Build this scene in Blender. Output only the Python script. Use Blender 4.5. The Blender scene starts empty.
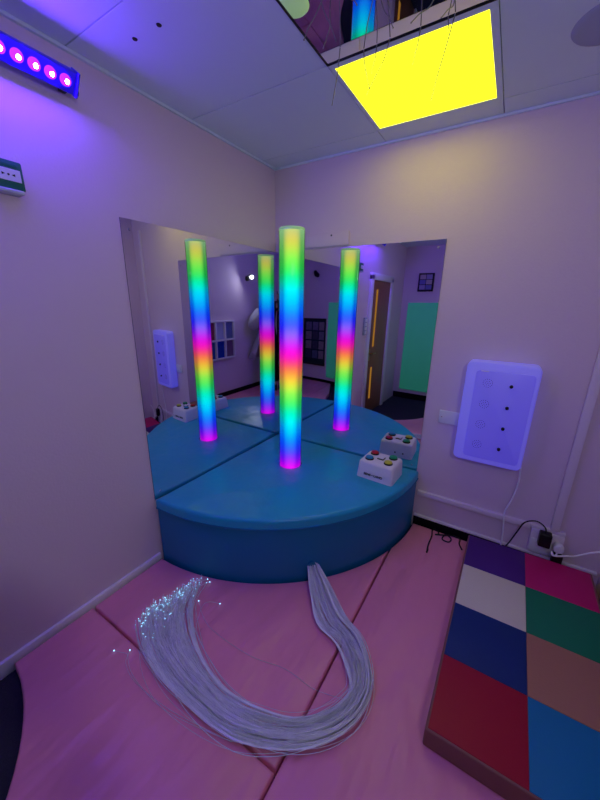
import bpy, bmesh, math, random
from mathutils import Vector, Matrix, Quaternion
from math import sin, cos, pi, sqrt, radians
random.seed(7)
SC = bpy.context.scene
COL = SC.collection
W, L, H = 2.27, 3.60, 2.487          # room: x 0..W, y -L..0
P, R = 0.456, 1.2268                 # podium top height and radius
MT = 0.05                            # top of the pink floor mats

# ------------------------------------------------------------ materials
def lin(c):
    return tuple((v/12.92 if v <= .04045 else ((v+.055)/1.055)**2.4) for v in (x/255 for x in c))
def mat(name, rgb, rough=.5, spec=.5, metal=0, bump=0, bscale=60, bdist=.01, var=0, vscale=4, emit=None, estr=0, sheen=0, stretch=None):
    m = bpy.data.materials.new(name); m.use_nodes = True
    nt = m.node_tree; b = nt.nodes['Principled BSDF']
    c = lin(rgb)
    b.inputs['Base Color'].default_value = (*c, 1)
    b.inputs['Roughness'].default_value = rough
    b.inputs['Specular IOR Level'].default_value = spec
    b.inputs['Metallic'].default_value = metal
    if emit:
        b.inputs['Emission Color'].default_value = (*lin(emit), 1)
        b.inputs['Emission Strength'].default_value = estr
    tc = None
    if bump or var:
        tc = nt.nodes.new('ShaderNodeTexCoord')
        mp = nt.nodes.new('ShaderNodeMapping'); nt.links.new(tc.outputs['Object'], mp.inputs[0])
        if stretch: mp.inputs['Scale'].default_value = stretch
    if var:
        n = nt.nodes.new('ShaderNodeTexNoise'); n.inputs['Scale'].default_value = vscale; n.inputs['Detail'].default_value = 4
        nt.links.new(mp.outputs[0], n.inputs['Vector'])
        mx = nt.nodes.new('ShaderNodeMix'); mx.data_type = 'RGBA'
        mx.inputs[6].default_value = (*[v*(1-var) for v in c], 1)
        mx.inputs[7].default_value = (*[min(1, v*(1+var)) for v in c], 1)
        nt.links.new(n.outputs['Fac'], mx.inputs[0]); nt.links.new(mx.outputs[2], b.inputs['Base Color'])
    if bump:
        n = nt.nodes.new('ShaderNodeTexNoise'); n.inputs['Scale'].default_value = bscale; n.inputs['Detail'].default_value = 3
        nt.links.new(mp.outputs[0], n.inputs['Vector'])
        bp = nt.nodes.new('ShaderNodeBump'); bp.inputs['Strength'].default_value = bump; bp.inputs['Distance'].default_value = bdist
        nt.links.new(n.outputs['Fac'], bp.inputs['Height']); nt.links.new(bp.outputs[0], b.inputs['Normal'])
    return m
def emat(name, rgb, strength):
    m = bpy.data.materials.new(name); m.use_nodes = True
    nt = m.node_tree; nt.nodes.remove(nt.nodes['Principled BSDF'])
    e = nt.nodes.new('ShaderNodeEmission'); e.inputs[0].default_value = (*lin(rgb), 1); e.inputs[1].default_value = strength
    nt.links.new(e.outputs[0], nt.nodes['Material Output'].inputs[0])
    return m

M = {}
M['wall'] = mat('wall_paint', (228, 206, 217), .75, .25, bump=.12, bscale=90, var=.02, vscale=2)
M['ceil'] = mat('ceiling_tile', (226, 240, 246), .6, .3, bump=.04, bscale=200, var=.02)
M['void'] = mat('dark_void', (14, 13, 18), .9, .1)
M['carpet'] = mat('dark_carpet', (58, 56, 68), .95, .1, bump=.6, bscale=300, var=.3, vscale=120)
M['pink'] = mat('pink_vinyl', (240, 146, 172), .38, .55, bump=1, bscale=3.6, bdist=.045, var=.04, vscale=2.5, stretch=(1.5, .55, 1))
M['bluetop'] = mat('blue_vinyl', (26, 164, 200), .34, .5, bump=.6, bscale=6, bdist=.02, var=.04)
M['blueside'] = mat('blue_vinyl_shaded', (6, 112, 158), .42, .45, bump=.12, bscale=7, var=.04)  # darker copy of the top's vinyl, with the side's shade in its colour
M['black'] = mat('black_plastic', (16, 15, 18), .45, .4)
M['blackskirt'] = mat('black_skirting', (14, 13, 17), .7, .2)
M['white'] = mat('white_plastic', (232, 230, 236), .35, .5)
M['whitepaint'] = mat('white_gloss_paint', (240, 234, 240), .35, .5)
M['trunk'] = mat('white_trunking', (236, 222, 232), .45, .4)
M['boxwhite'] = mat('box_white', (232, 224, 232), .35, .5, bump=.03, bscale=150)
M['green'] = mat('callpoint_green', (20, 110, 92), .4, .5)
M['clear'] = mat('clear_cover', (190, 200, 215), .2, .5)
M['paper'] = mat('callpoint_window', (225, 225, 235), .5, .4)
M['chrome'] = mat('chrome', (205, 205, 212), .18, .5, 1)
M['brass'] = mat('brass', (200, 160, 90), .3, .5, 1)
M['wood'] = mat('door_wood', (150, 98, 70), .45, .4, var=.25, vscale=3, stretch=(8, 8, .6))
M['doorglow'] = emat('corridor_glow', (205, 140, 50), .55)
M['greenpanel'] = mat('green_felt_glow', (96, 196, 156), .8, .2, var=.05, emit=(60, 200, 150), estr=.14)  # faint glow added to brighten the felt board
M['strand'] = mat('fibre_strand', (236, 236, 244), .2, .8, var=.12, vscale=30)
M['hangstrand'] = mat('hanging_fibre_backlit', (120, 116, 108), .3, .5)  # clear fibre greyed, its backlit darkness put into the colour
M['tip'] = emat('fibre_tip', (140, 215, 255), 3.2)
M['cable_w'] = mat('white_cable', (250, 248, 252), .45, .4)
M['cable_b'] = mat('black_cable', (14, 12, 16), .45, .4)
M['frame_dark'] = mat('dark_frame', (24, 18, 22), .45, .4)
M['brown'] = mat('brown_vinyl', (140, 88, 82), .5, .4, bump=.1, bscale=40)
CUSH = {'purple': (76, 30, 122), 'cream': (226, 216, 190), 'navy': (8, 48, 112), 'red': (168, 12, 46),
        'magenta': (198, 16, 104), 'emerald': (4, 124, 84), 'tan': (178, 122, 98), 'sky': (6, 122, 168)}
for k, v in CUSH.items():
    M['v_'+k] = mat('vinyl_'+k, v, .5, .35, bump=.14, bscale=130)
M['skin'] = mat('skin', (205, 160, 140), .5, .4)
M['hair'] = mat('hair', (52, 36, 30), .6, .3, bump=.4, bscale=60, stretch=(3, 3, .4))
M['eye'] = mat('eye_white', (235, 235, 235), .25, .5)
M['iris'] = mat('iris_brown', (50, 32, 22), .25, .5)
M['lip'] = mat('lip', (170, 95, 95), .5, .4)
M['trousers'] = mat('black_trousers', (16, 15, 20), .85, .2)
M['top'] = mat('black_top', (24, 22, 28), .85, .2)
M['cardigan'] = mat('pale_cardigan', (190, 186, 196), .9, .1, bump=.4, bscale=120, var=.25, vscale=40)
M['lanyard'] = mat('red_lanyard', (205, 20, 50), .6, .3)
M['shoe'] = mat('black_shoe', (18, 16, 18), .5, .4)

def mirror_mat(name='mirror_acrylic', tint=(230, 232, 238), rough=.012):
    return mat(name, tint, rough, .5, 1)
M['mirror'] = mirror_mat()
M['mirroredge'] = mat('mirror_edge', (30, 26, 40), .5, .4)

# UV bar and yellow panel
M['uvbody'] = mat('lamp_bar_body_lit', (66, 40, 210), .4, .4)  # violet glow of the diodes put into the housing colour
M['uvled'] = emat('violet_led', (70, 10, 255), 11)
M['uvcore'] = emat('led_core', (104, 50, 255), 800)
M['yellow'] = emat('yellow_diffuser', (222, 221, 24), 3.2)
M['alu'] = mat('white_metal_frame', (200, 200, 205), .4, .5)

def tube_mat():
    m = bpy.data.materials.new('bubble_tube_glow'); m.use_nodes = True
    nt = m.node_tree; nt.nodes.remove(nt.nodes['Principled BSDF'])
    tc = nt.nodes.new('ShaderNodeTexCoord'); sx = nt.nodes.new('ShaderNodeSeparateXYZ')
    nt.links.new(tc.outputs['Object'], sx.inputs[0])
    mr = nt.nodes.new('ShaderNodeMapRange'); mr.inputs[2].default_value = 1.5255
    nt.links.new(sx.outputs['Z'], mr.inputs[0])
    def ramp(stops):
        r = nt.nodes.new('ShaderNodeValToRGB'); cr = r.color_ramp; cr.interpolation = 'B_SPLINE'
        while len(cr.elements) < len(stops): cr.elements.new(.5)
        for e, (p, c) in zip(cr.elements, stops):
            e.position = p; e.color = (*lin(c), 1)
        nt.links.new(mr.outputs[0], r.inputs[0]); return r
    edge = [(0, (225, 0, 235)), (0.035, (120, 0, 245)), (0.08, (10, 20, 245)), (0.145, (0, 80, 250)), (0.205, (0, 150, 235)), (0.25, (0, 190, 170)), (0.3, (0, 190, 70)), (0.355, (70, 190, 60)), (0.395, (160, 165, 55)), (0.435, (215, 120, 60)), (0.478, (230, 50, 90)), (0.52, (240, 0, 190)), (0.565, (150, 10, 230)), (0.608, (60, 30, 240)), (0.645, (5, 30, 250)), (0.7, (0, 80, 250)), (0.77, (0, 165, 230)), (0.805, (0, 185, 140)), (0.845, (0, 185, 55)), (0.9, (60, 185, 70)), (0.955, (115, 180, 90)), (1, (140, 190, 140))]
    core = [(0, (255, 0, 245)), (0.035, (190, 40, 255)), (0.08, (50, 70, 255)), (0.145, (0, 145, 255)), (0.205, (0, 235, 255)), (0.25, (0, 250, 225)), (0.3, (10, 245, 100)), (0.355, (130, 245, 80)), (0.395, (225, 225, 60)), (0.435, (255, 165, 60)), (0.478, (255, 60, 80)), (0.52, (255, 0, 200)), (0.565, (200, 30, 245)), (0.608, (125, 105, 250)), (0.645, (50, 75, 255)), (0.7, (0, 140, 255)), (0.77, (0, 240, 255)), (0.805, (0, 250, 190)), (0.845, (20, 240, 80)), (0.9, (130, 240, 80)), (0.955, (225, 190, 65)), (1, (165, 200, 130))]
    re_, rc = ramp([(p, tuple(v*.88 for v in c)) for p, c in edge]), ramp(core)
    lw = nt.nodes.new('ShaderNodeLayerWeight'); lw.inputs[0].default_value = .5
    sm = nt.nodes.new('ShaderNodeMapRange'); sm.interpolation_type = 'SMOOTHSTEP'
    sm.inputs[1].default_value = .0; sm.inputs[2].default_value = .36
    nt.links.new(lw.outputs['Facing'], sm.inputs[0])
    mx = nt.nodes.new('ShaderNodeMix'); mx.data_type = 'RGBA'
    nt.links.new(sm.outputs[0], mx.inputs[0]); nt.links.new(rc.outputs[0], mx.inputs[6]); nt.links.new(re_.outputs[0], mx.inputs[7])
    e = nt.nodes.new('ShaderNodeEmission'); e.inputs[1].default_value = 1.12
    nt.links.new(mx.outputs[2], e.inputs[0]); nt.links.new(e.outputs[0], nt.nodes['Material Output'].inputs[0])
    return m
M['glow'] = tube_mat()
def acrylic():
    m = bpy.data.materials.new('clear_acrylic'); m.use_nodes = True
    nt = m.node_tree; nt.nodes.remove(nt.nodes['Principled BSDF'])
    t = nt.nodes.new('ShaderNodeBsdfTransparent'); t.inputs[0].default_value = (.97, .97, .98, 1)
    g = nt.nodes.new('ShaderNodeBsdfGlossy'); g.inputs['Roughness'].default_value = .08
    fr = nt.nodes.new('ShaderNodeFresnel'); fr.inputs[0].default_value = 1.3
    mx = nt.nodes.new('ShaderNodeMixShader')
    nt.links.new(fr.outputs[0], mx.inputs[0]); nt.links.new(t.outputs[0], mx.inputs[1]); nt.links.new(g.outputs[0], mx.inputs[2])
    nt.links.new(mx.outputs[0], nt.nodes['Material Output'].inputs[0]); return m
M['acrylic'] = acrylic()
M['captop'] = mat('frosted_cap', (190, 220, 190), .4, .4, emit=(150, 200, 130), estr=.3)

# ------------------------------------------------------------ mesh helpers
def NB(): return bmesh.new()
def merge(bm, other, mi=None):
    me = bpy.data.meshes.new('t'); other.to_mesh(me); other.free()
    n0 = len(bm.faces); bm.from_mesh(me); bpy.data.meshes.remove(me)
    if mi is not None:
        bm.faces.ensure_lookup_table()
        for f in bm.faces[n0:]: f.material_index = mi
    return bm
def box(bm, lo, hi, bev=0, seg=2, mi=0, mtx=None):
    b = bmesh.new(); bmesh.ops.create_cube(b, size=1)
    c = [(a+d)/2 for a, d in zip(lo, hi)]; s = [abs(d-a) for a, d in zip(lo, hi)]
    for v in b.verts: v.co = Vector((c[i]+v.co[i]*s[i] for i in range(3)))
    if bev: bmesh.ops.bevel(b, geom=b.edges[:], offset=min(bev, min(s)*.49), segments=seg, profile=.5, affect='EDGES')
    if mtx: bmesh.ops.transform(b, matrix=mtx, verts=b.verts)
    return merge(bm, b, mi)
def cyl(bm, p0, p1, r0, r1=None, seg=20, mi=0, bev=0):
    r1 = r0 if r1 is None else r1
    p0, p1 = Vector(p0), Vector(p1); d = p1-p0
    b = bmesh.new(); bmesh.ops.create_cone(b, cap_ends=True, segments=seg, radius1=r0, radius2=r1, depth=d.length)
    if bev:
        es = [e for e in b.edges if abs(e.verts[0].co.z-e.verts[1].co.z) < 1e-6]
        bmesh.ops.bevel(b, geom=es, offset=bev, segments=2, profile=.5, affect='EDGES')
    q = Vector((0, 0, 1)).rotation_difference(d.normalized())
    bmesh.ops.transform(b, matrix=Matrix.Translation((p0+p1)/2) @ q.to_matrix().to_4x4(), verts=b.verts)
    return merge(bm, b, mi)
def sph(bm, c, r, seg=16, rings=10, mi=0):
    r = (r, r, r) if not hasattr(r, '__len__') else r
    b = bmesh.new(); bmesh.ops.create_uvsphere(b, u_segments=seg, v_segments=rings, radius=1)
    for v in b.verts: v.co = Vector((c[i]+v.co[i]*r[i] for i in range(3)))
    return merge(bm, b, mi)
def smooth_path(pts, n=6):
    pts = [Vector(p) for p in pts]; out = []
    for i in range(len(pts)-1):
        p0 = pts[max(i-1, 0)]; p1 = pts[i]; p2 = pts[i+1]; p3 = pts[min(i+2, len(pts)-1)]
        for k in range(n):
            t = k/n
            out.append(.5*((2*p1)+(-p0+p2)*t+(2*p0-5*p1+4*p2-p3)*t*t+(-p0+3*p1-3*p2+p3)*t**3))
    out.append(pts[-1]); return out
def tube(bm, pts, r, seg=8, r_end=None, cap=True, mi=0):
    pts = [Vector(p) for p in pts]; n = len(pts); rings = []
    up = None
    for i, p in enumerate(pts):
        t = (pts[min(i+1, n-1)]-pts[max(i-1, 0)])
        t = t.normalized() if t.length > 1e-9 else Vector((0, 0, 1))
        if up is None:
            up = Vector((0, 0, 1)) if abs(t.z) < .9 else Vector((1, 0, 0))
        a = t.cross(up)
        if a.length < 1e-6: a = t.cross(Vector((.3, 1, .2)))
        a.normalize(); up = a.cross(t).normalized()
        rr = r if r_end is None else r+(r_end-r)*i/(n-1)
        if callable(r): rr = r(i/(n-1))
        rings.append([bm.verts.new(p+(a*cos(2*pi*k/seg)+up*sin(2*pi*k/seg))*rr) for k in range(seg)])
    for i in range(n-1):
        for k in range(seg):
            f = bm.faces.new((rings[i][k], rings[i][(k+1) % seg], rings[i+1][(k+1) % seg], rings[i+1][k])); f.material_index = mi
    if cap:
        bm.faces.new(rings[0][::-1]).material_index = mi; bm.faces.new(rings[-1]).material_index = mi
    return bm
def prism(bm, poly, z0, z1, bev=0, seg=2, mi=0):
    b = bmesh.new()
    lo = [b.verts.new((x, y, z0)) for x, y in poly]; hi = [b.verts.new((x, y, z1)) for x, y in poly]
    n = len(poly)
    b.faces.new(lo[::-1]); b.faces.new(hi)
    for i in range(n): b.faces.new((lo[i], lo[(i+1) % n], hi[(i+1) % n], hi[i]))
    bmesh.ops.recalc_face_normals(b, faces=b.faces)
    if bev:
        es = [e for e in b.edges if abs(e.verts[0].co.z-e.verts[1].co.z) < 1e-6 and e.verts[0].co.z > (z0+z1)/2]
        bmesh.ops.bevel(b, geom=es, offset=bev, segments=seg, profile=.5, affect='EDGES')
    return merge(bm, b, mi)
def lathe(bm, prof, c, seg=40, mi=0):
    rings = []
    for r, z in prof:
        rings.append([bm.verts.new((c[0]+max(r, 1e-5)*cos(2*pi*k/seg), c[1]+max(r, 1e-5)*sin(2*pi*k/seg), c[2]+z)) for k in range(seg)])
    for i in range(len(rings)-1):
        for k in range(seg):
            bm.faces.new((rings[i][k], rings[i][(k+1) % seg], rings[i+1][(k+1) % seg], rings[i+1][k])).material_index = mi
    return bm
def obj(name, bm, m, parent=None, smooth=None, origin=None):
    """one mesh object; vertices are given in world space (or in the parent's space when parent['_local'])"""
    if bm.verts:
        lo = Vector([min(v.co[i] for v in bm.verts) for i in range(3)]); hi = Vector([max(v.co[i] for v in bm.verts) for i in range(3)])
        base = Vector(((lo.x+hi.x)/2, (lo.y+hi.y)/2, lo.z)) if origin is None else Vector(origin)
    else: base = Vector((0, 0, 0))
    bmesh.ops.recalc_face_normals(bm, faces=bm.faces)
    for v in bm.verts: v.co -= base
    me = bpy.data.meshes.new(name); bm.to_mesh(me); bm.free()
    for mm in (m if isinstance(m, (list, tuple)) else [m]): me.materials.append(M[mm] if isinstance(mm, str) else mm)
    if smooth is not None:
        me.polygons.foreach_set('use_smooth', [True]*len(me.polygons))
        if smooth < 180: me.set_sharp_from_angle(angle=radians(smooth))
    o = bpy.data.objects.new(name, me); COL.objects.link(o)
    if parent is not None:
        o.parent = parent; o.location = base-ORG.get(parent.name, Vector((0, 0, 0)))
    else: o.location = base
    ORG[o.name] = base
    return o
ORG = {}
def tag(o, label, cat, group=None):
    o['label'] = label; o['category'] = cat
    if group: o['group'] = group
    return o
def thing(name, label, cat, loc, group=None):
    o = bpy.data.objects.new(name, None); COL.objects.link(o); o.empty_display_size = .1
    o.location = loc; ORG[o.name] = Vector(loc)
    return tag(o, label, cat, group)
def struct(name, bm, m, smooth=None, parent=None):
    o = obj(name, bm, m, parent, smooth)
    if parent is None: o['kind'] = 'structure'
    return o

# ------------------------------------------------------------ room shell
bm = NB(); box(bm, (-.1, -L-.1, -.1), (W+.1, .1, 0)); struct('floor', bm, 'carpet')
DY0, DY1, DH = -2.10, -2.90, 1.90     # door opening in the left wall
bm = NB()
box(bm, (-.1, DY0, 0), (-.012, .1, H+.1)); box(bm, (-.1, -L-.1, 0), (-.012, DY1, H+.1)); box(bm, (-.1, DY1, DH), (-.012, DY0, H+.1))
struct('wall_left', bm, 'wall')
bm = NB(); box(bm, (-.012, .003, 0), (W+.1, .1, H+.1)); struct('wall_back', bm, 'wall')
bm = NB(); box(bm, (W, -L-.1, 0), (W+.1, .003, H+.1)); struct('wall_right', bm, 'wall')
bm = NB(); box(bm, (-.012, -L-.1, 0), (W, -L, H+.1)); struct('wall_front', bm, 'wall')

# ceiling: tiles with dark seams; two cells are filled by the mirror tile and the yellow light
bm = NB()
box(bm, (-.012, -L, H+.03), (W, .003, H+.1), mi=1)
xs = [-.0115, .805, 1.405, 2.005, W]; ys = [.0025, -.15, -.755, -1.355, -1.955, -2.555, -3.155, -L]
g = .0024
SK = {(1, 1), (1, 2)}
for j in range(len(ys)-1):
    i = 0
    while i < len(xs)-1:
        if (i, j) in SK: i += 1; continue
        k = i+1
        x0, x1 = xs[i], xs[k]
        box(bm, (x0+g, ys[j+1]+g, H), (x1-g, ys[j]-g, H+.03), bev=.0006, seg=1)
        i = k
struct('ceiling', bm, ['ceil', 'void'])
# small wall angle round the ceiling
for nm, lo, hi in (('trim_1', (-.012, -L, H-.012), (.002, .003, H-.001)), ('trim_2', (.002, -.010, H-.012), (W, .003, H-.001))):
    bm = NB(); box(bm, lo, hi); struct(nm, bm, 'ceil')
# skirting
bm = NB(); box(bm, (-.012, DY0+.07, 0), (.006, -R-.005, .076), bev=.004); struct('baseboard_left', bm, 'whitepaint', 40)
bm = NB(); box(bm, (R+.005, -.014, 0), (W-.06, 0, .10)); struct('baseboard_back', bm, 'blackskirt')
bm = NB(); box(bm, (R+.005, -.022, .10), (W-.016, 0, .116), bev=.004); struct('trim_3', bm, 'whitepaint', 40)
bm = NB(); box(bm, (W-.014, -L, 0), (W, -.45, .12)); struct('baseboard_right', bm, 'blackskirt')
bm = NB(); box(bm, (0, -L, 0), (W-.016, -L+.014, .10)); struct('baseboard_front', bm, 'blackskirt')

# door in the left wall
bm = NB(); box(bm, (-.045, DY1+.031, .008), (-.004, DY0-.031, DH-.031), bev=.003)
d = struct('door_1', bm, 'wood', 40)
bm = NB()
box(bm, (-.09, DY0-.03, 0), (.018, DY0+.06, DH+.03), bev=.004); box(bm, (-.09, DY1-.06, 0), (.018, DY1+.03, DH+.03), bev=.004)
box(bm, (-.09, DY1-.06, DH-.03), (.018, DY0+.06, DH+.06), bev=.004)
obj('door_frame', bm, 'whitepaint', d, 40)
for z0, z1 in ((.98, 1.75), (.24, .70)):
    bm = NB(); box(bm, (-.005, -2.36, z0), (-.0015, -2.30, z1), bev=.001); obj('vision_panel', bm, 'doorglow', d)
bm = NB(); box(bm, (-.005, -2.225, .80), (.001, -2.185, .96), bev=.002); cyl(bm, (0, -2.205, .90), (.045, -2.205, .90), .009); tube(bm, [(.045, -2.205, .90), (.048, -2.26, .90), (.044, -2.32, .898)], .009)
obj('door_handle', bm, 'brass', d, 40)
bm = NB(); box(bm, (-.1, DY1, 0), (-.091, DY0, DH)); struct('wall_corridor', bm, 'void')

# ------------------------------------------------------------ mirrors (bowed acrylic sheets)
def mirror(name, axis, length, z0, z1, bow, label):
    nx, nz = 36, 24; th = .003; bm = NB()
    def pt(u, v, off):
        s = u*length; z = z0+(z1-z0)*v; d = (-.0105 if axis == 'x' else -.001)+bow(s, v)+off
        return (d, -s, z) if axis == 'x' else (s, -d, z)
    F = [[bm.verts.new(pt(i/nx, j/nz, th)) for j in range(nz+1)] for i in range(nx+1)]
    B = [[bm.verts.new(pt(i/nx, j/nz, 0)) for j in range(nz+1)] for i in range(nx+1)]
    for i in range(nx):
        for j in range(nz):
            bm.faces.new((F[i][j], F[i+1][j], F[i+1][j+1], F[i][j+1]))
            bm.faces.new((B[i][j], B[i][j+1], B[i+1][j+1], B[i+1][j])).material_index = 1
    for i in range(nx):
        for j in (0, nz): bm.faces.new((F[i][j], F[i+1][j], B[i+1][j], B[i][j])).material_index = 1
    for j in range(nz):
        for i in (0, nx): bm.faces.new((F[i][j], F[i][j+1], B[i][j+1], B[i][j])).material_index = 1
    o = obj(name, bm, ['mirror', 'mirroredge'], None, 30)
    tag(o, label, 'mirror')
    for s in (.04, length-.04):
        for v in (.03, .97):
            p = Vector(pt(s/length, v, th)); n = Vector((1, 0, 0)) if axis == 'x' else Vector((0, -1, 0))
            b = NB(); cyl(b, p-n*.0005, p+n*.003, .007, .005, 12); obj('screw', b, 'chrome', o, 40)
    return o
mirror('wall_mirror', 'x', 1.2199, P-.02, 1.935, lambda s, v: .017*(1-math.exp(-(1.22-s)/.24))-.0085*(1-s/1.22), 'wide frameless mirror sheet on the left wall, left of the glowing tube')
mirror('wall_mirror', 'y', 1.2112, P-.02, 1.935, lambda s, v: .0008*sin(9*v)*s, 'frameless mirror sheet on the wall behind the white button box')
# batten above the right mirror
bm = NB(); box(bm, (.02, -.012, 1.945), (.60, 0, 2.03), bev=.003)
o = obj('wall_batten', bm, 'wall', None, 40); tag(o, 'short pale batten fixed on the wall just above the right mirror', 'batten')
for x in (.47, .12):
    bm = NB(); cyl(bm, (x, -.0115, 2.012), (x, -.0135, 2.012), .006, seg=10); obj('screw', bm, 'black', o)

# ------------------------------------------------------------ podium
def qarc(r, n=40, a0=0.0, a1=pi/2, cx=.01, cy=-.01):
    return [(cx+(r-cx)*cos(a0+(a1-a0)*k/n), cy-(r-cx)*sin(a0+(a1-a0)*k/n)) for k in range(n+1)]
pod = thing('corner_podium', 'large blue padded quarter round podium in the mirrored corner', 'podium', (.5, -.5, 0))
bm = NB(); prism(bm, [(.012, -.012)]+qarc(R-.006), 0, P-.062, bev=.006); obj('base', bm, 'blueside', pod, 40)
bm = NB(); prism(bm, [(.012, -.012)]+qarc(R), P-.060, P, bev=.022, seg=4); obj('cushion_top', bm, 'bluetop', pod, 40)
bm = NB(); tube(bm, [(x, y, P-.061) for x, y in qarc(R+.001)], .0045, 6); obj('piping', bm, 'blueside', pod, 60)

# ------------------------------------------------------------ bubble tube
TX, TY, TR, TT = .4230, -.428, .078, 1.9815
bt = thing('bubble_tube', 'tall glowing rainbow light tube standing on the blue podium', 'light tube', (TX, TY, P))
bm = NB(); lathe(bm, [(TR-.004, 0), (TR-.004, TT-P-.012)], (TX, TY, P+.001), 48); obj('light_column', bm, 'glow', bt, 180, origin=(TX, TY, P))
bm = NB(); lathe(bm, [(TR, 0), (TR, TT-P)], (TX, TY, P+.001), 48); obj('acrylic_sleeve', bm, 'acrylic', bt, 180)
bm = NB(); lathe(bm, [(0, -.010), (TR-.0045, -.010), (TR-.0045, 0), (TR, .001), (TR-.004, .005), (TR-.02, .007), (0, .007)], (TX, TY, TT), 48); obj('cap', bm, 'captop', bt, 40)
bm = NB(); lathe(bm, [(TR+.001, 0), (TR+.004, 0), (TR+.004, .005), (TR+.001, .005)], (TX, TY, P+.0005), 48); obj('base_ring', bm, 'acrylic', bt, 40)

# ------------------------------------------------------------ white button box
BX = Matrix.Translation((1.014, -.219, P)) @ Matrix.Rotation(radians(-3), 4, 'Z') @ Matrix.Diagonal((1.05, 1.05, .99, 1))
bb = thing('button_box', 'white control box with coloured push buttons on the podium edge', 'control box', (1.012, -.213, P+.001))
bm = NB()
b = NB(); bmesh.ops.create_cube(b, size=1)
for v in b.verts:
    top = v.co.z > 0
    v.co = Vector((v.co.x*(.224 if top else .236), v.co.y*(.182 if top else .205)+(.006 if top else 0), (v.co.z+.5)*.116+.001))
bmesh.ops.bevel(b, geom=[e for e in b.edges if max(v.co.z for v in e.verts) > .06], offset=.018, segments=4, profile=.5, affect='EDGES')
bmesh.ops.transform(b, matrix=BX, verts=b.verts); merge(bm, b); obj('case', bm, 'boxwhite', bb, 50)
M['b_red'] = mat('button_red', (196, 20, 34), .3, .5); M['b_blue'] = mat('button_blue', (20, 140, 190), .3, .5)
M['b_green'] = mat('button_green', (16, 160, 96), .3, .5); M['b_yellow'] = mat('button_yellow', (212, 206, 60), .3, .5)
for (bx, by, c) in ((-.062, .052, 'red'), (-.062, -.036, 'blue'), (.062, .052, 'green'), (.062, -.036, 'yellow')):
    bm = NB(); cyl(bm, BX @ Vector((bx, by, .1155)), BX @ Vector((bx, by, .1255)), .029, .0275, 28, bev=.002)
    rim = obj('button', bm, 'black', bb, 40); rim['label'] = c+' push button'
    bm = NB(); cyl(bm, BX @ Vector((bx, by, .1255)), BX @ Vector((bx, by, .1345)), .026, .024, 28, bev=.003); obj('button_cap', bm, 'b_'+c, rim, 40)
bm = NB(); box(bm, (-.021, -.013, .1155), (.021, .029, .1235), bev=.002, mtx=BX); rim = obj('button', bm, 'black', bb, 40); rim['label'] = 'square white centre button'
bm = NB(); box(bm, (-.019, -.011, .1235), (.019, .027, .1295), bev=.002, mtx=BX); obj('button_cap', bm, 'boxwhite', rim, 40)
for bx in (.0, .055):
    bm = NB(); cyl(bm, BX @ Vector((bx, .0995, .038)), BX @ Vector((bx, .104, .038)), .006, seg=14); obj('socket', bm, 'black', bb)
def text(name, s, size, mtx, m, parent, bold=.0):
    cu = bpy.data.curves.new(name, 'FONT'); cu.body = s; cu.size = size; cu.extrude = .0004; cu.align_x = 'CENTER'; cu.align_y = 'CENTER'; cu.offset = bold
    t = bpy.data.objects.new(name, cu); COL.objects.link(t); dg = bpy.context.evaluated_depsgraph_get()
    me = bpy.data.meshes.new_from_object(t.evaluated_get(dg)); bpy.data.objects.remove(t); bpy.data.curves.remove(cu)
    bm = NB(); bm.from_mesh(me); bpy.data.meshes.remove(me)
    bmesh.ops.transform(bm, matrix=mtx, verts=bm.verts)
    return obj(name, bm, m, parent)
fa = math.atan2(.0055, .116)   # slope of the front face
text('lettering', 'SENS \u2022 LAND', .021, BX @ Matrix.Translation((-.006, -.1005-.0014, .036)) @ Matrix.Rotation(pi/2-fa, 4, 'X'), 'black', bb, .0008)

# ------------------------------------------------------------ floor mats
Ro = R+.012
def arc_xy(r, a0, a1, n, cx=0, cy=0): return [(cx+r*cos(a0+(a1-a0)*k/n), cy+r*sin(a0+(a1-a0)*k/n)) for k in range(n+1)]
S1 = 1.176
aS = math.acos((S1-.004)/Ro)
bm = NB(); prism(bm, [(.018, -1.636), (S1-.004, -1.636)]+arc_xy(Ro, -aS, -pi/2+.016, 30), .001, MT, bev=.012, seg=3)
tag(obj('floor_mat', bm, 'pink', None, 40), 'pink padded floor mat in front of the podium, under the fibre strands', 'floor mat', 'pink floor mats')
aT = math.acos((S1+.004)/Ro)
bm = NB(); prism(bm, [(W-.018, -2.30), (W-.018, -.03)]+arc_xy(Ro, -.03, -aT, 8)+[(S1+.004, -2.30)], .001, MT, bev=.012, seg=3)
tag(obj('floor_mat', bm, 'pink', None, 40), 'pink padded floor mat running from the podium past the multicoloured play mat', 'floor mat', 'pink floor mats')
bm = NB(); prism(bm, arc_xy(.90, 1.50, 0, 24, -.05, -2.87)+[(1.12, -3.58), (S1-.004, -3.58), (S1-.004, -1.644), (.018, -1.644)], .001, MT, bev=.012, seg=3)
tag(obj('floor_mat', bm, 'pink', None, 40), 'pink floor mat with a curved cut-out beside the dark carpet, lower left', 'floor mat', 'pink floor mats')
bm = NB(); prism(bm, [(S1+.004, -2.308), (S1+.004, -3.58), (W-.018, -3.58), (W-.018, -2.308)], .001, MT, bev=.012, seg=3)
tag(obj('floor_mat', bm, 'pink', None, 40), 'pink floor mat under the standing person at the far end of the room', 'floor mat', 'pink floor mats')

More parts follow.
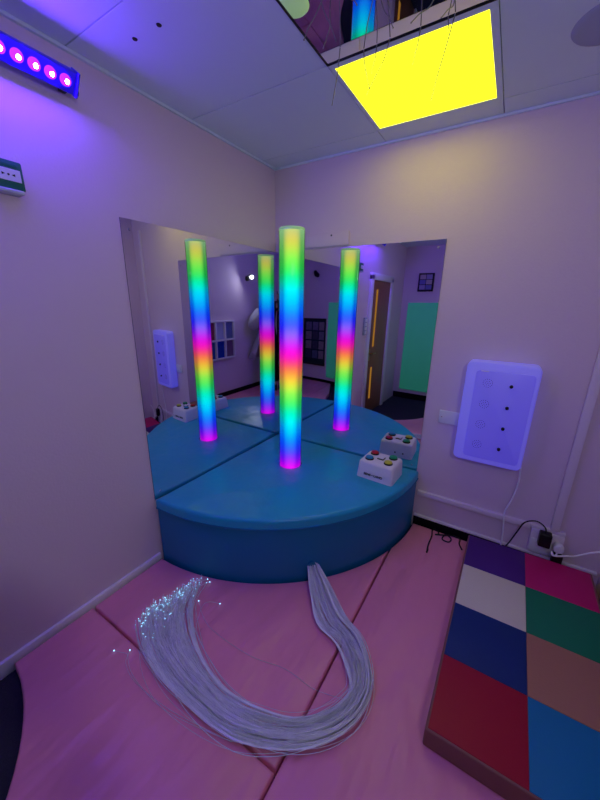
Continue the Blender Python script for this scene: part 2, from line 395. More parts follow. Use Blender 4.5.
# ------------------------------------------------------------ multicoloured wedge mat
wx0, wx1, wy0, wy1 = 1.595, 2.215, -.083, -1.302
zl, zr = .140, .150
wd = thing('play_mat', 'checkered multicoloured vinyl play mat with brown sides on the right', 'play mat', ((wx0+wx1)/2, (wy0+wy1)/2, MT))
def ztop(x): return zl+(zr-zl)*(x-wx0)/(wx1-wx0)
def wedge(x0, x1, y0, y1, z0f, z1f, bev=0):
    b = NB(); vs = {}
    for i, x in enumerate((x0, x1)):
        for j, y in enumerate((y0, y1)):
            vs[i, j, 0] = b.verts.new((x+.0135*(y-wy0), y, z0f(x))); vs[i, j, 1] = b.verts.new((x+.0135*(y-wy0), y, z1f(x)))
    q = lambda *k: b.faces.new([vs[t] for t in k])
    q((0, 0, 0), (0, 1, 0), (1, 1, 0), (1, 0, 0)); q((0, 0, 1), (1, 0, 1), (1, 1, 1), (0, 1, 1))
    q((0, 0, 0), (1, 0, 0), (1, 0, 1), (0, 0, 1)); q((0, 1, 0), (0, 1, 1), (1, 1, 1), (1, 1, 0))
    q((0, 0, 0), (0, 0, 1), (0, 1, 1), (0, 1, 0)); q((1, 0, 0), (1, 1, 0), (1, 1, 1), (1, 0, 1))
    bmesh.ops.recalc_face_normals(b, faces=b.faces)
    if bev: bmesh.ops.bevel(b, geom=b.edges[:], offset=bev, segments=3, profile=.5, affect='EDGES')
    return b
obj('foam_body', wedge(wx0, wx1, wy0, wy1, lambda x: MT+.001, lambda x: ztop(x)-.002, .008), 'brown', wd, 40)
xm = 1.901
rows = [wy0, -.384, -.688, -.990, wy1]
left = ['purple', 'cream', 'navy', 'red']; right = ['magenta', 'emerald', 'tan', 'sky']
for i in range(4):
    for (xa, xb, c) in ((wx0+.008, xm, left[i]), (xm, wx1-.012, right[i])):
        e = .0006
        ya = rows[i]-(.008 if i == 0 else e); yb = rows[i+1]+(.008 if i == 3 else e)
        o = obj('vinyl_panel', wedge(xa+e, xb-e, ya, yb, lambda x: ztop(x)-.012, lambda x: ztop(x)+.001, .0025), 'v_'+c, wd, 40)
        o['label'] = {'emerald': 'green', 'sky': 'light blue'}.get(c, c)+' vinyl panel'

# ------------------------------------------------------------ fibre optic bundle
pairs = [((0.887, -0.834, .14), (0.845, -0.876, .14)), ((1.003, -0.902, 0.1), (0.928, -0.989, 0.1)), ((1.14, -1.006, 0.08), (1.045, -1.112, 0.08)), ((1.257, -1.072, 0.07), (1.173, -1.153, 0.07)), ((1.349, -1.19, 0.07), (1.279, -1.258, 0.07)), ((1.371, -1.304, 0.07), (1.287, -1.326, 0.07)), ((1.34, -1.416, 0.07), (1.247, -1.411, 0.07)), ((1.261, -1.521, 0.07), (1.16, -1.495, 0.07)), ((1.147, -1.603, 0.065), (1.022, -1.543, 0.065)), ((0.997, -1.659, 0.065), (0.885, -1.563, 0.065)), ((0.816, -1.671, 0.06), (0.733, -1.545, 0.06)), ((0.623, -1.662, 0.06), (0.581, -1.497, 0.06)), ((0.452, -1.625, 0.06), (0.441, -1.417, 0.06)), ((0.340, -1.570, 0.06), (0.372, -1.33, 0.06)), ((.262, -1.515, .06), (.335, -1.262, .06))]
fb = thing('fibre_optic_bundle', 'long tail of fine pale fibre strands curling out of the podium', 'fibre optic strands', (.866, -.866, .08))
hh = [.016, .024, .026, .026, .026, .026, .026, .024, .020, .017, .014, .011, .009, .007, .006]
wid = [1]*11+[1.0, 1.0, 1.0, 1.0]
sb, tb = NB(), NB()
def strand(u, w, cut, wig, ph, du=0, dw=0):
    n = len(pairs); k = []
    for i in range(n):
        a, b = Vector(pairs[i][0]), Vector(pairs[i][1])
        f = i/(n-1)
        uu = .5+(u-.5)*wid[i]+wig*(sin(ph+f*6)*.17+sin(2.3*ph+f*15)*.08)*min(1, .25+f*2.2)
        sp = .35+.65*f if i < 11 else 1.15
        uu += du*sp
        p = a.lerp(b, uu)
        h = sqrt(max(0, 1-(2*min(max(uu, 0), 1)-1)**2))
        zc = MT+.003+hh[i]*(1+max(-1, min(1, w+dw))*h*.98)
        if i == 0: zc = .135+.018*w*h
        elif i == 1: zc = .098+.024*w*h
        elif i == 2: zc = .078+.026*w*h
        k.append(Vector((p.x, p.y, max(zc, MT+.003))))
    pts = smooth_path(k, 4); m = max(6, int(len(pts)*cut)); pts = pts[:m]
    return pts
locks = [(min(1, max(0, (k+.5)/17+random.uniform(-.06, .06))), random.uniform(-.9, .9), random.gauss(0, .75), random.random()*6.28) for k in range(17)]
for s in range(520):
    cut = random.uniform(.945, 1.0) if random.random() < .8 else random.uniform(.86, .96)
    if random.random() < .84:
        u, w, wig, ph = random.choice(locks)
        pts = strand(u, w, cut, wig, ph+random.gauss(0, .12), random.gauss(0, .035), random.gauss(0, .22))
    else:
        pts = strand(random.random(), random.uniform(-.6, 1), cut, random.gauss(0, .9), random.random()*6.28)
    # stray curl towards the tip
    dx, dy = random.gauss(0, .018), random.gauss(0, .018)
    for i, p in enumerate(pts):
        f = max(0, (i/(len(pts)-1)-.7)/.3); p.x += dx*f*f; p.y += dy*f*f
        p.z = max(MT+.002, p.z*(1)+random.uniform(0, .008)*f)
    tube(sb, pts, random.choice((.0008, .0011, .0014)), 4, cap=False)
    if random.random() < .8: sph(tb, pts[-1], random.choice((.0009, .0012, .0019)), 6, 4)
extra = [[(0.40, -1.40, .058), (.36, -1.33, .06), (.345, -1.27, .062), (.35, -1.222, .06)], [(0.41, -1.38, .058), (.375, -1.30, .06), (.37, -1.24, .062), (.385, -1.208, .06)], [(0.45, -1.42, .058), (.40, -1.31, .06), (.39, -1.26, .062), (.41, -1.215, .06)],
         [(0.60, -1.50, .058), (.50, -1.36, .06), (.50, -1.31, .06), (.56, -1.285, .062)],
         [(1.0, -1.665, .056), (.733, -1.721, .055), (.529, -1.736, .056), (.43, -1.716, .056), (.40, -1.69, .058), (.37, -1.70, .06), (.335, -1.713, .06)],
         [(1.0, -1.665, .056), (.73, -1.73, .055), (.52, -1.73, .056), (.42, -1.70, .058), (.392, -1.674, .06)],
         [(1.28, -1.33, .058), (1.16, -1.36, .055), (1.02, -1.36, .055), (.85, -1.40, .055), (.6, -1.40, .055), (.45, -1.33, .056)]]
for e in extra:
    pts = smooth_path(e, 6); tube(sb, pts, .0010, 3, cap=False)
    sph(tb, pts[-1], .0028, 6, 4)
o = obj('strands', sb, 'strand', fb, 180); o['kind'] = 'stuff'
o = obj('glowing_tips', tb, 'tip', fb, 180); o['kind'] = 'stuff'; o['label'] = 'bright bluish fibre tips'
bm = NB(); tube(bm, [(.860, -.862, .146), (.872, -.874, .146)], .021, 20, r_end=.020); obj('grommet', bm, 'blueside', fb, 40)

# hanging strands from the ceiling mirror
hang = [((0.891, -0.818, 2.487), (0.895, -0.873, 2.287), 'above the corner of the yellow light, longest near the tile corner'), ((0.964, -0.763, 2.487), (1.006, -0.791, 2.347), ''), ((1.015, -0.751, 2.487), (1.016, -0.797, 2.387), ''), ((1.066, -0.77, 2.487), (1.033, -0.871, 2.287), ''), ((1.172, -0.76, 2.487), (1.174, -0.821, 2.357), ''), ((1.282, -0.765, 2.487), (1.248, -0.823, 2.237), ''), ((1.26, -0.761, 2.487), (1.268, -0.781, 2.437), ''), ((1.24, -0.867, 2.487), (1.207, -0.983, 2.367), ''), ((0.951, -1.051, 2.487), (0.935, -1.144, 2.327), ''), ((0.935, -1.068, 2.487), (1.016, -1.092, 2.327), ''), ((0.934, -0.986, 2.487), (0.936, -1.027, 2.367), ''), ((1.025, -1.015, 2.487), (1.055, -1.04, 2.427), ''), ((1.29, -0.837, 2.487), (1.278, -0.925, 2.387), ''), ((1.092, -0.955, 2.487), (1.156, -0.992, 2.367), '')]
for i, (a, b, _) in enumerate(hang):
    a = Vector(a); b = Vector(b); a.z = H-.001; a.y = min(a.y, -.765)
    d = b-a; side = Vector((d.y, -d.x, 0)); side = side.normalized() if side.length > 1e-4 else Vector((1, 0, 0))
    bend = random.uniform(-.012, .012)
    pts = smooth_path([a, a+d*.35+side*bend+Vector((0, 0, -.01)), a+d*.7+side*bend*.8, b], 5)
    bm = NB(); tube(bm, pts, .0019, 6, r_end=.0014); sph(bm, pts[-1], .0022, 8, 5)
    tag(obj('hanging_fibre', bm, 'hangstrand', None, 180), 'thin pale fibre strand hanging from the mirrored ceiling tile', 'fibre strand', 'fibre strands hanging from the ceiling mirror')

# ------------------------------------------------------------ ceiling fittings
bm = NB(); box(bm, (.805+.002, -1.955+.602, H+.001), (1.405-.002, -.755-.002, H+.012), mi=0)
o = obj('ceiling_mirror_tile', bm, 'mirror'); tag(o, 'square mirror tile set in the ceiling with strands hanging from it', 'ceiling mirror')
bm = NB()
for lo, hi in (((.805, -1.355, H-.003), (1.405, -1.3525, H+.001)), ((.805, -.7578, H-.003), (1.405, -.755, H+.001)), ((.805, -1.3525, H-.003), (.8078, -.7578, H+.001)), ((1.4022, -1.3525, H-.003), (1.405, -.7578, H+.001))): box(bm, lo, hi)
obj('edge_frame', bm, 'black', o)
yl = thing('ceiling_light_panel', 'square glowing yellow light panel in the ceiling by the mirror tile', 'ceiling light', (1.105, -.45, H))
bm = NB(); box(bm, (.8241, -.1716-.555, H+.001), (.8241+.555, -.1716, H+.006)); obj('diffuser', bm, 'yellow', yl)
bm = NB(); q0, q1 = (.806, -.754), (1.404, -.151)
for lo, hi in (((q0[0], q0[1], H-.002), (q1[0], -.7266, H+.012)), ((q0[0], -.1716, H-.002), (q1[0], q1[1], H+.012)), ((q0[0], -.7266, H-.002), (.8241, -.1716, H+.012)), ((1.3791, -.7266, H-.002), (q1[0], -.1716, H+.012))): box(bm, lo, hi, bev=.001, seg=1)
obj('frame', bm, 'ceil', yl, 40)
# round recess-like disc at top right
bm = NB(); lathe(bm, [(0, -.008), (.10, -.008), (.116, -.004), (.12, 0)], (1.735, -.47, H-.0005), 40)
M['disc'] = mat('grey_disc', (176, 180, 200), .7, .3)
tag(obj('ceiling_speaker', bm, 'disc', None, 40), 'flat round grey disc on the ceiling, right of the yellow light', 'ceiling fitting')
# small dark holes in a tile, drawn as thin black discs
for (x, y, lb) in ((.263, -1.24, 'dark round hole in the ceiling, nearer the left wall'), (.396, -1.235, 'dark round hole in the ceiling, nearer the mirror tile')):
    bm = NB(); lathe(bm, [(0, -.002), (.008, -.002), (.0095, .0)], (x, y, H-.0003), 16)
    tag(obj('tile_hole', bm, 'black', None, 40), lb, 'ceiling hole', 'dark ceiling holes')

# ------------------------------------------------------------ violet lamp bar on the left wall
UY0, UY1 = -1.372, -2.32
ub = thing('lamp_bar', 'violet glowing lamp bar of pink-white diodes high on the left wall', 'light bar', (.05, (UY0+UY1)/2, 2.30))
rot = Matrix.Translation((.052, 0, 2.352)) @ Matrix.Rotation(radians(126), 4, 'Y')
bm = NB(); box(bm, (-.036, UY1, -.03), (.036, UY0, .018), bev=.006, mtx=rot); obj('housing', bm, 'uvbody', ub, 40)
for ya, yb in ((UY0, UY0+.008), (UY1-.008, UY1)):
    bm = NB(); box(bm, (-.040, ya, -.034), (.040, yb, .026), bev=.003, mtx=rot); obj('end_cap', bm, 'uvbody', ub, 40)
bm = NB(); box(bm, (-.0115, UY0-.03, 2.33), (.035, UY0-.005, 2.37), bev=.003); cyl(bm, rot @ Vector((.028, UY0+.008, -.01)), rot @ Vector((.028, UY0+.022, -.01)), .012, seg=10); obj('bracket', bm, 'black', ub, 40)
n = int((UY0-UY1-.03)/.0485)
for i in range(n):
    y = UY0-.036-i*.0485
    bm = NB(); lathe(bm, [(.019, 0), (.017, .008), (.011, .014), (0, .016)], (0, 0, 0), 16)
    bmesh.ops.transform(bm, matrix=rot @ Matrix.Translation((0, y, .018)), verts=bm.verts)
    led = obj('led_lens', bm, 'uvled', ub, 180)
    bm = NB(); sph(bm, rot @ Vector((0, y, .031)), .0075, 10, 6); obj('led_core', bm, 'uvcore', led, 180)

# green call point
cp = thing('call_point', 'green emergency door release box with white window on the left wall', 'call point', (.02, -1.635, 1.935))
bm = NB(); box(bm, (-.0115, -1.682, 1.936), (.036, -1.588, 2.028), bev=.006); obj('case', bm, 'green', cp, 40)
bm = NB(); box(bm, (.0355, -1.672, 1.962), (.0385, -1.598, 2.000), bev=.001); w_ = obj('window', bm, 'paper', cp)
bm = NB()
cyl(bm, (.0383, -1.634, 1.981), (.0392, -1.634, 1.981), .0035, seg=12)
for s in (-1, 1):
    b = NB(); vs = [b.verts.new((.0388, -1.634+s*.009, 1.981)), b.verts.new((.0388, -1.634+s*.019, 1.9855)), b.verts.new((.0388, -1.634+s*.019, 1.9765))]; b.faces.new(vs); merge(bm, b)
obj('symbol', bm, 'black', w_)
bm = NB(); box(bm, (-.0115, -1.674, 1.924), (.042, -1.596, 1.937), bev=.003); obj('hinged_cover', bm, 'clear', cp, 40)
bm = NB(); box(bm, (.0358, -1.665, 2.006), (.0372, -1.605, 2.016), bev=.0006); obj('embossed_strip', bm, 'green', cp)

# ------------------------------------------------------------ wall panel on the right-hand wall
pn = thing('interactive_wall_panel', 'tilted-looking white wall box with four speaker grilles and four knobs', 'wall panel', (1.607, -.05, .662))
pn['label'] = 'large pale violet-lit wall box with grilles and black knobs'
bx0, bx1, bz0, bz1 = 1.430, 1.787, .656, 1.262
def rrect(x0, x1, z0, z1, r, n=6):
    out = []
    for cx, cz, a in ((x1-r, z1-r, 0), (x0+r, z1-r, pi/2), (x0+r, z0+r, pi), (x1-r, z0+r, 1.5*pi)):
        out += [(cx+r*cos(a+pi/2*k/n), cz+r*sin(a+pi/2*k/n)) for k in range(n+1)]
    return out
def plate(bm, poly, y0, y1, bev=0, seg=2):
    b = NB(); prism(b, poly, 0, abs(y1-y0), bev, seg)
    for v in b.verts: v.co = Vector((v.co.x, y0-v.co.z, v.co.y))
    return merge(bm, b)
M['panelwhite'] = mat('panel_white_uv_glow', (205, 202, 246), .3, .5, emit=(62, 54, 255), estr=.26)  # emission stands in for white plastic fluorescing under the violet bar
M['panelface'] = mat('panel_face_uv_glow', (178, 170, 236), .3, .5, emit=(62, 52, 250), estr=.25)  # same stand-in violet glow, on a slightly darker base
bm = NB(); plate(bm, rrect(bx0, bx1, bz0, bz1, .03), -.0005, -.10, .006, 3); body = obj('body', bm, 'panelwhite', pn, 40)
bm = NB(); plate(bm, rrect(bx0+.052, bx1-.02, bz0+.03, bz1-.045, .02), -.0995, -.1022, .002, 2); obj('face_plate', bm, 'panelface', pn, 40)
M['grille'] = mat('grille_dots', (110, 105, 165), .6, .3)
for z in (1.147, 1.023, .899, .772):
    bm = NB()
    for rr, k in ((.0, 1), (.012, 6), (.0235, 14)):
        for t in range(k): 
            a = 2*pi*t/k; cyl(bm, (1.548+rr*cos(a), -.1018, z+rr*sin(a)), (1.548+rr*cos(a), -.1028, z+rr*sin(a)), 0.0026, seg=8)
    obj('speaker_grille', bm, 'grille', pn)
    bm = NB(); cyl(bm, (1.663, -.1018, z-.004), (1.663, -.116, z-.004), .0095, .008, 18, bev=.001); obj('knob', bm, 'black', pn, 40)
bm = NB(); box(bm, (1.505, -.1032, 1.211), (1.545, -.1018, 1.217)); obj('label_strip', bm, 'whitepaint', pn)

bm = NB(); box(bm, (1.305, -.012, .832), (1.426, -.0005, .918), bev=.004)
o = obj('wall_plate', bm, 'white', None, 40); tag(o, 'blank white wall plate beside the violet wall box', 'wall plate')
bm = NB(); cyl(bm, (1.322, -.0118, .875), (1.322, -.0132, .875), .004, seg=10); obj('screw', bm, 'chrome', o)

# trunking and sockets
bm = NB(); box(bm, (R+.01, -.022, .272), (1.905, .0028, .306), bev=.003); box(bm, (1.905, -.022, .285), (2.075, .0028, .306), bev=.003)
tag(obj('cable_trunking', bm, 'trunk', None, 40), 'horizontal white cable trunking along the wall above the skirting', 'trunking')
bm = NB(); box(bm, (2.000, -.026, .307), (2.040, -.0005, 2.28), bev=.003)
tag(obj('cable_trunking', bm, 'trunk', None, 40), 'upright white cable trunking rising from the wall socket', 'trunking')
so = thing('wall_socket', 'white double wall socket at the end of the low trunking', 'socket', (1.99, -.015, .13))
bm = NB(); box(bm, (1.915, -.028, .128), (2.075, -.0005, .283), bev=.004); obj('back_box', bm, 'trunk', so, 40)
bm = NB(); box(bm, (1.92, -.034, .135), (2.07, -.0275, .225), bev=.003); obj('face_plate', bm, 'white', so, 40)
for x in (1.955, 2.035):
    bm = NB(); box(bm, (x-.008, -.038, .205), (x+.008, -.0335, .22), bev=.002); obj('switch', bm, 'white', so, 40)
ad = thing('power_adapter', 'black power adapter plugged in the socket, its cable looping left', 'adapter', (1.98, -.06, .215))
bm = NB(); box(bm, (1.950, -.085, .212), (2.010, -.0345, .300), bev=.008, seg=3); obj('body', bm, 'black', ad, 40)
bm = NB(); tube(bm, smooth_path([(1.978, -.06, .30), (1.968, -.055, .33), (1.925, -.045, .348), (1.872, -.04, .315), (1.845, -.045, .24), (1.82, -.06, .17), (1.80, -.07, .12), (1.795, -.072, .06)], 6), .004, 8); obj('cable', bm, 'cable_b', ad, 180)
pl = thing('mains_plug', 'round white mains plug in the socket, white lead trailing right', 'plug', (2.052, -.06, .19))
bm = NB(); cyl(bm, (2.052, -.035, .218), (2.052, -.068, .218), .030, .025, 20, bev=.004); obj('body', bm, 'white', pl, 40)
bm = NB(); tube(bm, smooth_path([(2.052, -.062, .196), (2.04, -.075, .178), (2.02, -.09, .178+.03), (2.03, -.10, .193), (2.09, -.075, .2), (2.13, -.05, .20), (2.18, -.04, .235), (2.23, -.04, .27), (2.255, -.05, .285)], 6), .0048, 8); obj('cable', bm, 'cable_w', pl, 180)
pb = thing('mains_plug', 'black mains plug low in the socket behind the play mat', 'plug', (2.056, -.05, .12))
bm = NB(); box(bm, (2.03, -.075, .120), (2.082, -.0345, .182), bev=.01, seg=3); obj('body', bm, 'black', pb, 40)
bm = NB(); tube(bm, smooth_path([(1.79, -.045, .665), (1.797, -.03, .56), (1.785, -.028, .44), (1.765, -.028, .36), (1.763, -.026, .315), (1.775, -.026, .21), (1.78, -.03, .13), (1.78, -.04, .06)], 6), .0045, 8)
tag(obj('white_lead', bm, 'cable_w', None, 180), 'thin white lead hanging from the violet wall box', 'cable')
bm = NB(); tube(bm, smooth_path([(1.387, -.287, .054), (1.381, -.22, .054), (1.383, -.12, .054), (1.375, -.05, .055), (1.40, -.035, .056), (1.42, -.07, .055), (1.40, -.09, .054), (1.44, -.075, .058), (1.47, -.055, .056), (1.50, -.08, .055), (1.49, -.12, .054), (1.45, -.115, .055), (1.46, -.07, .060), (1.52, -.04, .056), (1.55, -.05, .055), (1.553, -.10, .054), (1.575, -.15, .054)], 6), .0045, 8)
bk = obj('black_lead', bm, 'cable_b', None, 180); tag(bk, 'tangled thin black lead on the pink mat by the skirting', 'cable')
bm = NB(); tube(bm, [(1.387, -.30, .0555), (1.387, -.27, .0555)], .0052, 8); obj('jack', bm, 'cable_b', bk, 60)

# ------------------------------------------------------------ things seen in the mirrors: end wall (x = W)
sh = thing('fabric_panel_frame', 'white wall frame of six coloured fabric squares on the far wall', 'wall frame', (W-.03, -1.45, .69))
y0s, y1s, z0s, z1s = -1.02, -1.895, .685, 1.275
bm = NB(); nc = 4
cw = (y0s-y1s)/nc
for i in range(nc+1):
    y = y0s-i*cw; box(bm, (W-.055, y-.014, z0s), (W-.0005, y+.014, z1s), bev=.003)
for z in (z0s+.012, (z0s+z1s)/2, z1s-.012): box(bm, (W-.055, y1s, z-.012), (W-.0005, y0s, z+.012), bev=.003)
obj('frame', bm, 'whitepaint', sh, 40)
cols = [[(150, 70, 110), (90, 60, 130)], [(150, 60, 90), (60, 90, 160)], [(190, 196, 220), (24, 60, 170)], [(110, 124, 172), (128, 92, 130)]]
for i in range(nc):
    for j in range(2):
        mm = mat('fabric_square', cols[i][j], .9, .1, bump=.2, bscale=200)
        za, zb = (((z0s+z1s)/2+.012, z1s-.024) if j == 0 else (z0s+.024, (z0s+z1s)/2-.012))
        bm = NB(); box(bm, (W-.02, y0s-(i+1)*cw+.014, za), (W-.0008, y0s-i*cw-.014, zb), bev=.003); obj('fabric_square', bm, mm, sh)
def spot(loc, n, aim, label, lit):
    s = thing('spotlight', label, 'spotlight', loc); loc = Vector(loc); n = Vector(n); aim = Vector(aim).normalized()
    bm = NB(); cyl(bm, loc+n*.0005, loc+n*.03, .045, .04, 20, bev=.004); obj('wall_mount', bm, 'black', s, 40)
    bm = NB(); tube(bm, smooth_path([loc+n*.03, loc+n*.07+Vector((0, 0, .02)), loc+n*.09+Vector((0, 0, .03))], 5), .012, 10); obj('arm', bm, 'black', s, 40)
    c = loc+n*.095+Vector((0, 0, .03))
    bm = NB(); cyl(bm, c-aim*.05, c+aim*.06, .036, .046, 22, bev=.004); obj('lamp_head', bm, 'black', s, 40)
    bm = NB(); cyl(bm, c+aim*.059, c+aim*.0625, .030, .030, 20); obj('lens', bm, lit, s, 40)
M['spot_on'] = emat('spot_lens', (220, 226, 244), 570)
spot((W, -2.335, 1.95), (-1, 0, 0), (-.75, .6, -.25), 'black wall spotlight with a bright white lens on the far wall', 'spot_on')
spot((1.66, -L, 2.08), (0, 1, 0), (-.6, .6, -.5), 'black unlit wall spotlight above the framed photo board', 'black')

# back of the room (y = -L)
ph = thing('photo_board', 'dark framed board of many small photographs on the far wall', 'picture board', (1.68, -L+.02, .37))
bm = NB(); X0, X1, Z0, Z1 = 1.37, 1.96, .37, 1.27
for lo, hi in (((X0, Z0), (X0+.03, Z1)), ((X1-.03, Z0), (X1, Z1)), ((X0, Z0), (X1, Z0+.03)), ((X0, Z1-.03), (X1, Z1))): box(bm, (lo[0], -L+.0005, lo[1]), (hi[0], -L+.035, hi[1]), bev=.004)
obj('frame', bm, 'frame_dark', ph, 40)
M['board'] = mat('board_back', (40, 62, 62), .8, .2)
bm = NB(); box(bm, (X0+.03, -L+.0005, Z0+.03), (X1-.03, -L+.012, Z1-.03)); obj('backing', bm, 'board', ph)
pr = [mat('photo_print', c, .3, .5, var=.8, vscale=22) for c in ((120, 110, 140), (90, 96, 130), (150, 130, 140), (60, 58, 80))]
for i in range(3):
    for j in range(4):
        x = X0+.05+i*.172; z = Z0+.13+j*.182
        bm = NB(); box(bm, (x, -L+.0115, z), (x+.145, -L+.0145, z+.155)); obj('photo', bm, random.choice(pr), ph)
bm = NB(); box(bm, (.10, -L+.0005, .16), (1.31, -L+.018, 1.57), bev=.005); tag(obj('wall_board', bm, 'greenpanel', None, 40), 'large plain green panel on the far wall, seen in the mirror', 'wall panel')
nt_ = thing('notice_frame', 'small dark framed notice high above the green panel', 'notice', (.345, -L+.01, 1.76))
bm = NB(); box(bm, (.225, -L+.0005, 1.755), (.465, -L+.03, 2.055), bev=.008); obj('frame', bm, 'frame_dark', nt_, 40)
for j in range(3):
    for i in range(2):
        bm = NB(); box(bm, (.25+i*.098, -L+.0295, 1.785+j*.085), (.34+i*.098, -L+.0315, 1.86+j*.085)); obj('pane', bm, mat('notice_print', ((150, 140, 175), (110, 110, 170), (180, 165, 160))[(i+j) % 3], .4, .4), nt_)
# switches beside the door
sw = thing('switch_plate', 'grey upright plate of four switches beside the brown door', 'switch', (.01, -1.955, 1.165))
bm = NB(); box(bm, (-.0115, -2.0, 1.165), (.012, -1.91, 1.385), bev=.004); obj('plate', bm, 'disc', sw, 40)
for k in range(4):
    bm = NB(); box(bm, (.0115, -1.985, 1.178+k*.051), (.018, -1.925, 1.215+k*.051), bev=.003); obj('rocker', bm, 'white', sw, 40)

# ------------------------------------------------------------ camera
CAM = Vector((1.6009, -2.2072, 1.5678)); yaw, pitch, roll = .5551, -.2879, .0162
fwd = Vector((-sin(yaw)*cos(pitch), cos(yaw)*cos(pitch), sin(pitch)))
rgt = Vector((cos(yaw), sin(yaw), 0)); up = rgt.cross(fwd)
r2 = rgt*cos(roll)+up*sin(roll); u2 = up*cos(roll)-rgt*sin(roll)
cam = bpy.data.cameras.new('camera'); co = bpy.data.objects.new('camera', cam); COL.objects.link(co)
mw = Matrix((r2, u2, -fwd)).transposed().to_4x4(); mw.translation = CAM
co.matrix_world = mw
cam.sensor_fit = 'HORIZONTAL'; cam.sensor_width = 36; cam.lens = 36*327.918/600; cam.clip_start = .02
SC.camera = co

# ------------------------------------------------------------ the photographer (seen only in the mirrors)
PC = Vector((CAM.x, CAM.y, 0))-Vector((-sin(yaw), cos(yaw), 0))*.40
PC = PC+Vector((cos(yaw), sin(yaw), 0))*.12
PM = Matrix.Translation((PC.x, PC.y, MT)) @ Matrix.Rotation(yaw, 4, 'Z')
pe = thing('person', 'standing person in a pale long cardigan and black trousers holding up a phone', 'person', (PC.x, PC.y, MT))
ZS = -MT
def skin_mesh(verts, edges, radii, roots, name, m, levels=2):
    me = bpy.data.meshes.new(name); me.from_pydata([tuple(v) for v in verts], edges, []); me.update()
    o = bpy.data.objects.new(name, me); COL.objects.link(o)
    sk = o.modifiers.new('skin', 'SKIN'); sk.use_smooth_shade = True
    for i, r in enumerate(radii):
        sv = me.skin_vertices[0].data[i]; sv.radius = r if hasattr(r, '__len__') else (r, r); sv.use_root = i in roots
    ss = o.modifiers.new('sub', 'SUBSURF'); ss.levels = ss.render_levels = levels
    dg = bpy.context.evaluated_depsgraph_get(); res = bpy.data.meshes.new_from_object(o.evaluated_get(dg))
    bpy.data.objects.remove(o); bm = NB(); bm.from_mesh(res); bpy.data.meshes.remove(res)
    return bm
V = [(0, 0, .92), (0, 0, 1.10), (0, .0, 1.28), (0, -.01, 1.41), (0, .012, 1.475), (0, .03, 1.55)]
Rr = [(.155, .11), (.13, .095), (.15, .10), (.075, .06), (.052, .052), (.055, .055)]
E_ = [(0, 1), (1, 2), (2, 3), (3, 4), (4, 5)]
for s in (-1, 1):
    k = len(V)
    V += [(s*.165, -.005, 1.375), (-.27, .10, 1.15) if s < 0 else (.26, .11, 1.15), (s*.125-.11, .285, 1.375), (s*.095-.12, .335, 1.425)]
    Rr += [.058, .043, .031, .027]; E_ += [(3, k), (k, k+1), (k+1, k+2), (k+2, k+3)]
    k = len(V)
    V += [(s*.095, 0, .84), (s*.105, .015, .47), (s*.11, -.015, .09), (s*.12, .13, .04)]
    Rr += [.09, .058, .042, .035]; E_ += [(0, k), (k, k+1), (k+1, k+2), (k+2, k+3)]
bm = skin_mesh(V, E_, Rr, {0}, 'b', 'skin')
# head with nose, ears, brow
hb = NB(); bmesh.ops.create_uvsphere(hb, u_segments=28, v_segments=20, radius=1)
for v in hb.verts:
    x, y, z = v.co; w = 1-.22*max(0, -z); 
    y2 = y
    if y > .55 and abs(x) < .22 and -.35 < z < .2: y2 += .22*(1-abs(x)/.22)*(1-abs(z+.12)/.32 if abs(z+.12) < .32 else 0)
    v.co = Vector((x*.072*w, .035+y2*.094*(1-.06*max(0, -z)), 1.605+z*.118))
merge(bm, hb)
for s in (-1, 1): sph(bm, (s*.073, .03, 1.60), (.010, .02, .03), 10, 8)
sph(bm, (0, .124, 1.583), (.014, .020, .014), 12, 8); sph(bm, (0, .119, 1.602), (.008, .014, .026), 12, 8)
for s in (-1, 1): sph(bm, (s*.029, .113, 1.629), (.02, .010, .005), 10, 6)
# hands: palm and five fingers closing on the phone edge
for s in (-1, 1):
    h0 = len(bm.verts)
    sph(bm, (s*.078, .352, 1.463), (.022, .022, .042), 12, 10)
    for k, ln in enumerate((.062, .070, .066, .052)):
        zz = 1.435+k*.019
        tube(bm, smooth_path([(s*.082, .355, zz), (s*.070, .385, zz+.004), (s*.048, .402, zz+.006), (s*(.048-ln*.35), .405, zz+.006)], 3), .0088, 8, r_end=.0065)
    tube(bm, smooth_path([(s*.080, .345, 1.445), (s*.062, .352, 1.48), (s*.044, .375, 1.51), (s*.036, .381, 1.525)], 3), .0105, 8, r_end=.0075)
    bm.verts.ensure_lookup_table()
    for v in bm.verts[h0:]: v.co.x -= .12
def place(bm):
    bmesh.ops.transform(bm, matrix=PM @ Matrix.Translation((0, 0, ZS+.05)), verts=bm.verts); return bm
obj('body', place(bm), 'skin', pe, 180)
for s in (-1, 1):
    bm = NB(); sph(bm, (s*.028, .118, 1.612), (.013, .010, .008), 12, 8); ey = obj('eye', place(bm), 'eye', pe, 180)
    bm = NB(); sph(bm, (s*.028, .1265, 1.612), (.0055, .003, .0055), 10, 6); obj('iris', place(bm), 'iris', ey, 180)
bm = NB(); sph(bm, (0, .118, 1.545), (.022, .009, .007), 12, 6); obj('mouth', place(bm), 'lip', pe, 180)
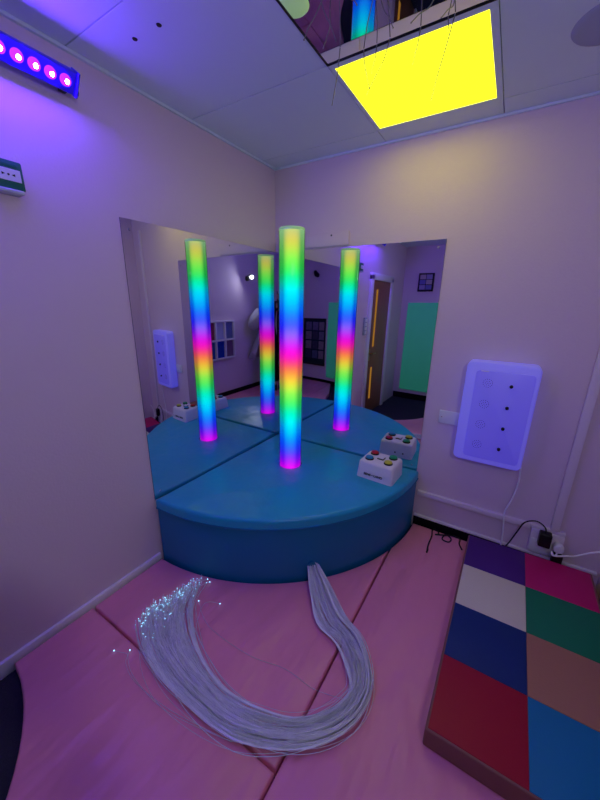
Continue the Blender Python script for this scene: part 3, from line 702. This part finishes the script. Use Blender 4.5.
# hair: cap plus shoulder length back
hb = NB(); bmesh.ops.create_uvsphere(hb, u_segments=28, v_segments=20, radius=1)
for v in hb.verts:
    x, y, z = v.co
    lowf = max(0, -z)
    v.co = Vector((x*(.084+.012*lowf), .015+y*(.098 if y < .3 or z < 0 else .120)-.02*lowf, 1.618+(z*.118 if z > 0 else z*.235)))
bmesh.ops.delete(hb, geom=[v for v in hb.verts if v.co.y > .06 and v.co.z < 1.655 or v.co.y > .09 and v.co.z < 1.675], context='VERTS')
obj('hair', place(hb), 'hair', pe, 180)
V2 = [(0, 0, .92), (0, 0, 1.0)]; R2 = [(.165, .125), (.165, .122)]; E2 = [(0, 1)]
for s in (-1, 1):
    k = len(V2); V2 += [(s*.095, 0, .83), (s*.105, .015, .47), (s*.11, -.012, .13)]; R2 += [.102, .075, .068]; E2 += [(0, k), (k, k+1), (k+1, k+2)]
obj('trousers', place(skin_mesh(V2, E2, R2, {0}, 't', 'trousers')), 'trousers', pe, 180)
def loft(rings, seg=28, a0=0, a1=2*pi, closed=True):
    bm = NB(); rs = []
    for (cx, cy, cz, rx, ry) in rings:
        rs.append([bm.verts.new((cx+rx*sin(a0+(a1-a0)*k/seg), cy-ry*cos(a0+(a1-a0)*k/seg), cz)) for k in range(seg if closed else seg+1)])
    for i in range(len(rs)-1):
        m = len(rs[i])
        for k in range(m if closed else m-1): bm.faces.new((rs[i][k], rs[i][(k+1) % m], rs[i+1][(k+1) % m], rs[i+1][k]))
    return bm
obj('top', place(loft([(0, 0, .86, .185, .14), (0, 0, 1.0, .165, .125), (0, 0, 1.15, .155, .115), (0, 0, 1.3, .185, .122), (0, 0, 1.385, .2, .105), (0, 0, 1.432, .12, .085), (0, 0, 1.45, .066, .068)])), 'top', pe, 180)
A = radians(142)
cb = loft([(.03, -.01, .56, .36, .20), (.02, -.005, .75, .30, .18), (0, -.005, .95, .23, .155), (0, 0, 1.15, .178, .135), (0, 0, 1.3, .205, .138), (0, 0, 1.39, .225, .118), (0, -.005, 1.437, .15, .095), (0, -.008, 1.46, .08, .082)], 30, -A, A, False)
for s in (-1, 1):
    tube(cb, smooth_path([(s*.15, 0, 1.375), (s*.21, .03, 1.27), (s*.265, .10, 1.145), (s*.205-.05, .19, 1.25), (s*.135-.10, .265, 1.345)], 5), lambda t: .075+.03*sin(pi*min(1, t*1.4))*(1 if t < .72 else .4), 14)
o = obj('cardigan', place(cb), 'cardigan', pe, 180)
sol = o.modifiers.new('thickness', 'SOLIDIFY'); sol.thickness = .008
bm = NB()
for s in (-1, 1): tube(bm, smooth_path([(s*.06, .02, 1.435), (s*.062, .105, 1.36), (s*.045, .13, 1.22), (s*.01, .135, 1.05)], 5), .006, 6)
box(bm, (-.035, .134, .95), (.035, .140, 1.05), bev=.002)
obj('lanyard', place(bm), 'lanyard', pe, 60)
for s in (-1, 1):
    bm = NB(); sph(bm, (s*.117, .055, .045), (.05, .135, .055), 16, 10)
    for v in bm.verts: v.co.z = max(v.co.z, .0015)
    obj('shoe', place(bm), 'shoe', pe, 180)
# phone, its lens at the camera position
pt_ = thing('phone', 'dark smartphone held up by the standing person', 'phone', tuple(CAM-fwd*.02-u2*.1))
PH = Matrix((r2, u2, -fwd)).transposed().to_4x4(); PH.translation = CAM
bm = NB(); box(bm, (-.036, -.128, .006), (.036, .022, .0135), bev=.003, mtx=PH); obj('body', bm, 'black', pt_, 40)
M['screen'] = emat('phone_screen', (90, 80, 120), .25)
bm = NB(); box(bm, (-.033, -.124, .0134), (.033, .018, .0142), mtx=PH); obj('screen', bm, 'screen', pt_)

# ------------------------------------------------------------ world and colour management
w = bpy.data.worlds.new('world'); SC.world = w; w.use_nodes = True
w.node_tree.nodes['Background'].inputs[0].default_value = (0, 0, 0, 1)
SC.view_settings.view_transform = 'Standard'; SC.view_settings.look = 'None'
SC.view_settings.gamma = 1; SC.view_settings.use_curve_mapping = False
SC.view_settings.exposure = 0.15
